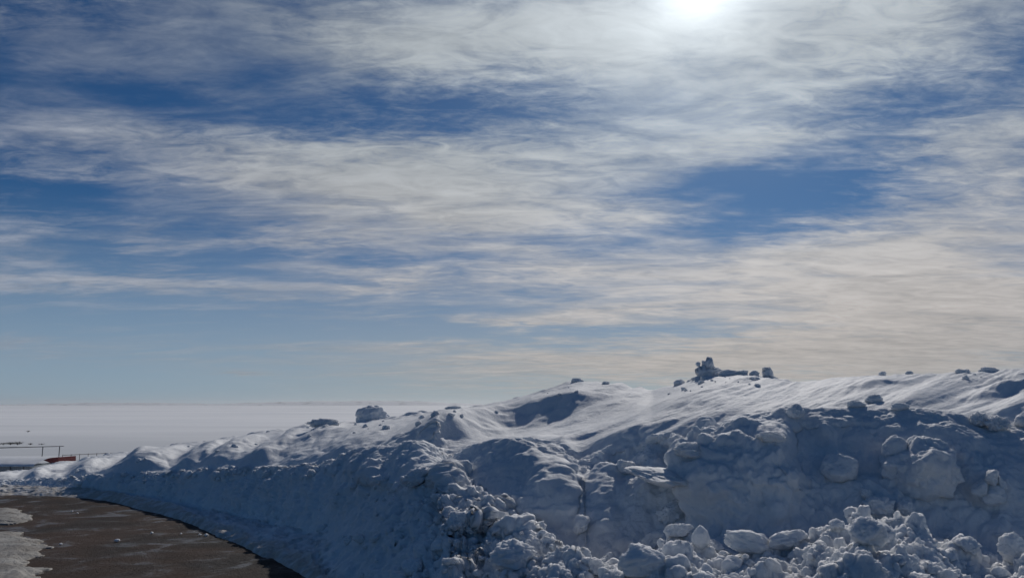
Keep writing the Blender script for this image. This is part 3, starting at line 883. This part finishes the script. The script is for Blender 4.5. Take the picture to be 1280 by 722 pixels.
for _ in range(22):
    px = random.uniform(90, 640); py = np.interp(px, [p[0] for p in D_pts], [p[1] for p in D_pts]) + random.uniform(0, 14)
    clod(px, py, 0.03 + 0.05 * random.random() ** 2, 'small snow clod on the long left crest', 'snow clod', 'loose clods on the left crest')
for _ in range(34):
    px = random.choice((885, 905, 930, 962, 850, 722, 1203, 466, 405)) + random.gauss(0, 15)
    py = np.interp(px, [p[0] for p in D_pts], [p[1] for p in D_pts]) + random.uniform(1, 12)
    clod(px, py, 0.012 + 0.03 * random.random() ** 2, 'tiny crumb of snow scattered round the lumps on the crest', 'snow clod', 'crumbs round the crest lumps')
for _ in range(30):
    px = random.uniform(60, 420); py = np.interp(px, [0, 200, 300, 400], [600, 592, 590, 590]) + random.uniform(-2, 8)
    clod(px, py, 0.03 + 0.05 * random.random() ** 2, 'small snow clod on the lip of the left bank', 'snow clod', 'loose clods on the left lip')
def road_crumb(px, py, size):
    global cnt
    x, y = on_road(px, py)
    o = obj('snow_crumb', protos[cnt % 8]); cnt += 1
    o.scale = (size * 1.2, size, size * .7); o.rotation_euler = (0, 0, random.uniform(0, 6.28)); o.location = (x, y, size * .35 + 0.01)
    tag(o, 'small crumb of snow lying on the wet road', 'snow crumb', 'snow crumbs on the road')
for px, py in ((97, 642), (76, 681), (90, 640), (250, 669), (258, 670), (226, 668), (282, 673), (146, 677), (190, 667)):
    road_crumb(px, py, random.uniform(.012, .03))

# ------------------------------------------------------------------ far left: sheds, beam on posts, trees
def box_me(bm, x0, x1, y0, y1, z0, z1):
    vs = [bm.verts.new(c) for c in ((x0, y0, z0), (x1, y0, z0), (x1, y1, z0), (x0, y1, z0), (x0, y0, z1), (x1, y0, z1), (x1, y1, z1), (x0, y1, z1))]
    for f in ((0, 3, 2, 1), (4, 5, 6, 7), (0, 1, 5, 4), (1, 2, 6, 5), (2, 3, 7, 6), (3, 0, 4, 7)):
        bm.faces.new([vs[i] for i in f])
def part(name, bm, mat, parent=None):
    me = bpy.data.meshes.new(name); bm.normal_update(); bm.to_mesh(me); bm.free(); me.materials.append(mat)
    return obj(name, me, parent)
def simple(name, c, rough=.6, metal=0.0, var=.25, sc=3.0):
    m, T, b = new_mat(name)
    pos = T.node('ShaderNodeNewGeometry').outputs['Position']
    n = T.noise(pos, sc, 5, .6)
    T.put(b.inputs['Base Color'], T.mix(T.smooth(n, .3, .7), tuple(v * (1 - var) for v in c), tuple(min(1, v * (1 + var)) for v in c)))
    b.inputs['Roughness'].default_value = rough; b.inputs['Metallic'].default_value = metal
    return m
M_METAL = simple('grey_sheet_metal', (.30, .32, .33))
M_RED = simple('red_sheet_metal', (.22, .04, .035))
M_DARK = simple('dark_steel', (.05, .05, .055))
M_TRUNK = simple('bark', (.06, .05, .04)); M_LEAF = simple('dark_twigs', (.045, .045, .042))

# grey shed: ribbed wall, snow laden roof
xl, yl, zl = (float(v) for v in at(-60, 595, 150)); xr_, _, zt = (float(v) for v in at(40, 581.5, 150))
shed = tag(empty('metal_shed', (xl, 150, zl)), 'low grey ribbed metal shed under a thick snow roof', 'shed')
bm = bmesh.new(); L = xr_ - xl; hgt = zt - zl
nrib = 40
for i in range(nrib):
    x0 = L * i / nrib
    box_me(bm, x0, x0 + L / nrib * .8, 0.0, 6.0, -.6, hgt)
    box_me(bm, x0 + L / nrib * .8, x0 + L / nrib, 0.09, 5.9, -.6, hgt - .004)
part('wall', bm, M_METAL, shed)
bm = bmesh.new()
for i in range(6):
    x0 = L * (i + .35) / 6
    box_me(bm, x0, x0 + .13, -.09, -.004, -.6, hgt - .02)
part('post', bm, M_DARK, shed)
n_, m_ = 60, 20
gx, gy = np.meshgrid(np.linspace(-.5, L + .5, n_), np.linspace(0, 1, m_), indexing='ij')
zz = hgt + .03 + 1.15 * np.sin(np.clip(gy * 1.25, 0, 1) * math.pi / 2) ** .8 + .12 * fbm(np.stack([gx.ravel() * .5, gy.ravel() * 3, gx.ravel() * 0], -1), 3, .5, 4).reshape(gx.shape)
zz = np.where(gy < .02, hgt - .12, zz)
me = mesh_from('roof', np.stack([gx, gy * 9.0 - .4, zz], -1).reshape(-1, 3), grid_faces(n_, m_), M_CLOD)
obj('roof', me, shed)
# red shed behind its right end
xa, _, za = (float(v) for v in at(38, 577.5, 175)); xb, _, zb = (float(v) for v in at(80, 571.5, 175))
red = tag(empty('red_shed', (xa, 175, za - 2.2)), 'small shed with a red sloping roof showing above the bank', 'shed')
bm = bmesh.new(); box_me(bm, 3.0, xb - xa - 1.4, .3, 4.5, -1.5, 2.0); part('wall', bm, M_METAL, red)
bm = bmesh.new()
out = [(40, 573.7), (56, 572.4), (73, 571.2), (73, 577.4), (62, 577.8), (55, 575.0)]
fr = [Vector([float(v) for v in at(px, py, 175)]) - red.location for px, py in out]
fv = [bm.verts.new(p) for p in fr]; bv = [bm.verts.new(p + Vector((1.2, 4.8, .02))) for p in fr]
bm.faces.new(fv); bm.faces.new(bv[::-1])
for k in range(len(fv)): bm.faces.new([fv[k], bv[k], bv[(k + 1) % len(fv)], fv[(k + 1) % len(fv)]])
bmesh.ops.recalc_face_normals(bm, faces=bm.faces)
part('roof', bm, M_RED, red)
# brown fence line further right
fx0, _, fz0 = (float(v) for v in at(78, 568.4, 205)); fx1, _, fz1 = (float(v) for v in at(142, 565.6, 205))
fen = tag(empty('field_fence', (fx0, 205, fz0)), 'thin brown fence line on the snow field right of the beam', 'fence')
M_BROWN = simple('weathered_wood', (.16, .12, .10))
bm = bmesh.new(); n = 24
for k in range(n):
    u0, u1 = k / n, (k + 1) / n
    box_me(bm, (fx1 - fx0) * u0, (fx1 - fx0) * u1 - .02, 0, .06, (fz1 - fz0) * u0 - .07, (fz1 - fz0) * u0 + .05)
part('rail', bm, M_BROWN, fen)
for k in range(7):
    u = k / 6; bm = bmesh.new(); xx = (fx1 - fx0) * u
    box_me(bm, xx - .05, xx + .05, .07, .17, (fz1 - fz0) * u - 1.6, (fz1 - fz0) * u + .12); part('post', bm, M_BROWN, fen)
# dark beam carried by thin posts
x0, _, z0 = (float(v) for v in at(-40, 561, 212)); x1, _, z1 = (float(v) for v in at(79, 557.6, 212))
beam = tag(empty('beam_frame', (x0, 212, z0)), 'long dark beam carried on thin posts across the snow field', 'frame')
bm = bmesh.new()
b0 = [bm.verts.new(c) for c in ((0, 0, 0), (0, .4, 0), (0, .4, .24), (0, 0, .24))]
b1 = [bm.verts.new((x1 - x0, c[1], z1 - z0 + c[2] * .6)) for c in ((0, 0, 0), (0, .4, 0), (0, .4, .24), (0, 0, .24))]
bm.faces.new(b0); bm.faces.new(b1[::-1])
for i in range(4): bm.faces.new([b0[i], b1[i], b1[(i + 1) % 4], b0[(i + 1) % 4]])
part('beam', bm, M_DARK, beam)
for px in (-30, 52, 73):
    xx = float(at(px, 560, 212)[0]) - x0
    bm = bmesh.new(); box_me(bm, xx - .09, xx + .09, .45, .63, -3.4, (z1 - z0) * xx / (x1 - x0) + .1); part('post', bm, simple('post_steel', (.16, .16, .17)), beam)
# dark bushes and trees beyond
def bush(px, py, w, h, Yd, label, seed):
    xx, yy, zz = (float(v) for v in at(px, py, Yd)); ww, hh = w * Yd / F, h * Yd / F
    t = tag(empty('bare_tree', (xx, yy, zz)), label, 'tree', 'dark trees across the field')
    bm = bmesh.new(); bmesh.ops.create_cone(bm, cap_ends=True, segments=6, radius1=.18, radius2=.08, depth=hh * .7)
    bmesh.ops.translate(bm, verts=bm.verts, vec=(0, 0, hh * .3)); part('trunk', bm, M_TRUNK, t)
    r = np.random.default_rng(seed); N = 500
    c = r.normal(size=(N, 3)) * np.array([ww * .26, ww * .2, hh * .2]) + np.array([0, 0, hh * .55])
    d = r.normal(size=(N, 2, 3)) * hh * .10
    V = np.stack([c, c + d[:, 0], c + d[:, 1]], 1).reshape(-1, 3)
    obj('crown', mesh_from('crown', V, np.arange(N * 3).reshape(-1, 3), M_LEAF, False), t)
for i, (px, w, h, l) in enumerate(((4, 10, 2.6, 'leftmost dark bare tree of the row across the field'), (13, 9, 3.4, 'second dark bare tree from the left across the field'),
                                   (22, 11, 3.8, 'largest dark bare tree of the row across the field'), (38, 6, 2.0, 'small dark bare tree right of the row across the field'),
                                   (52, 8, 1.6, 'lowest faint bare tree at the right end of the row'))):
    bush(px, 555.5, w, h, 270, l, 400 + i)
bush(35, 539.5, 4, 1.6, 410, 'lone dark bare tree far out on the white plain', 420)

# ------------------------------------------------------------------ thin winter haze over the plain
m = bpy.data.materials.new('haze_air'); m.use_nodes = True
m.node_tree.nodes.clear()
o_ = m.node_tree.nodes.new('ShaderNodeOutputMaterial'); v_ = m.node_tree.nodes.new('ShaderNodeVolumePrincipled')
v_.inputs['Color'].default_value = (0.93, 0.96, 1.0, 1); v_.inputs['Density'].default_value = 0.000018; v_.inputs['Anisotropy'].default_value = 0.4
m.node_tree.links.new(v_.outputs[0], o_.inputs['Volume'])
bm = bmesh.new(); box_me(bm, -46000, 46000, -46000, 46000, -40, 190)
haze = part('haze', bm, m); haze['kind'] = 'stuff'
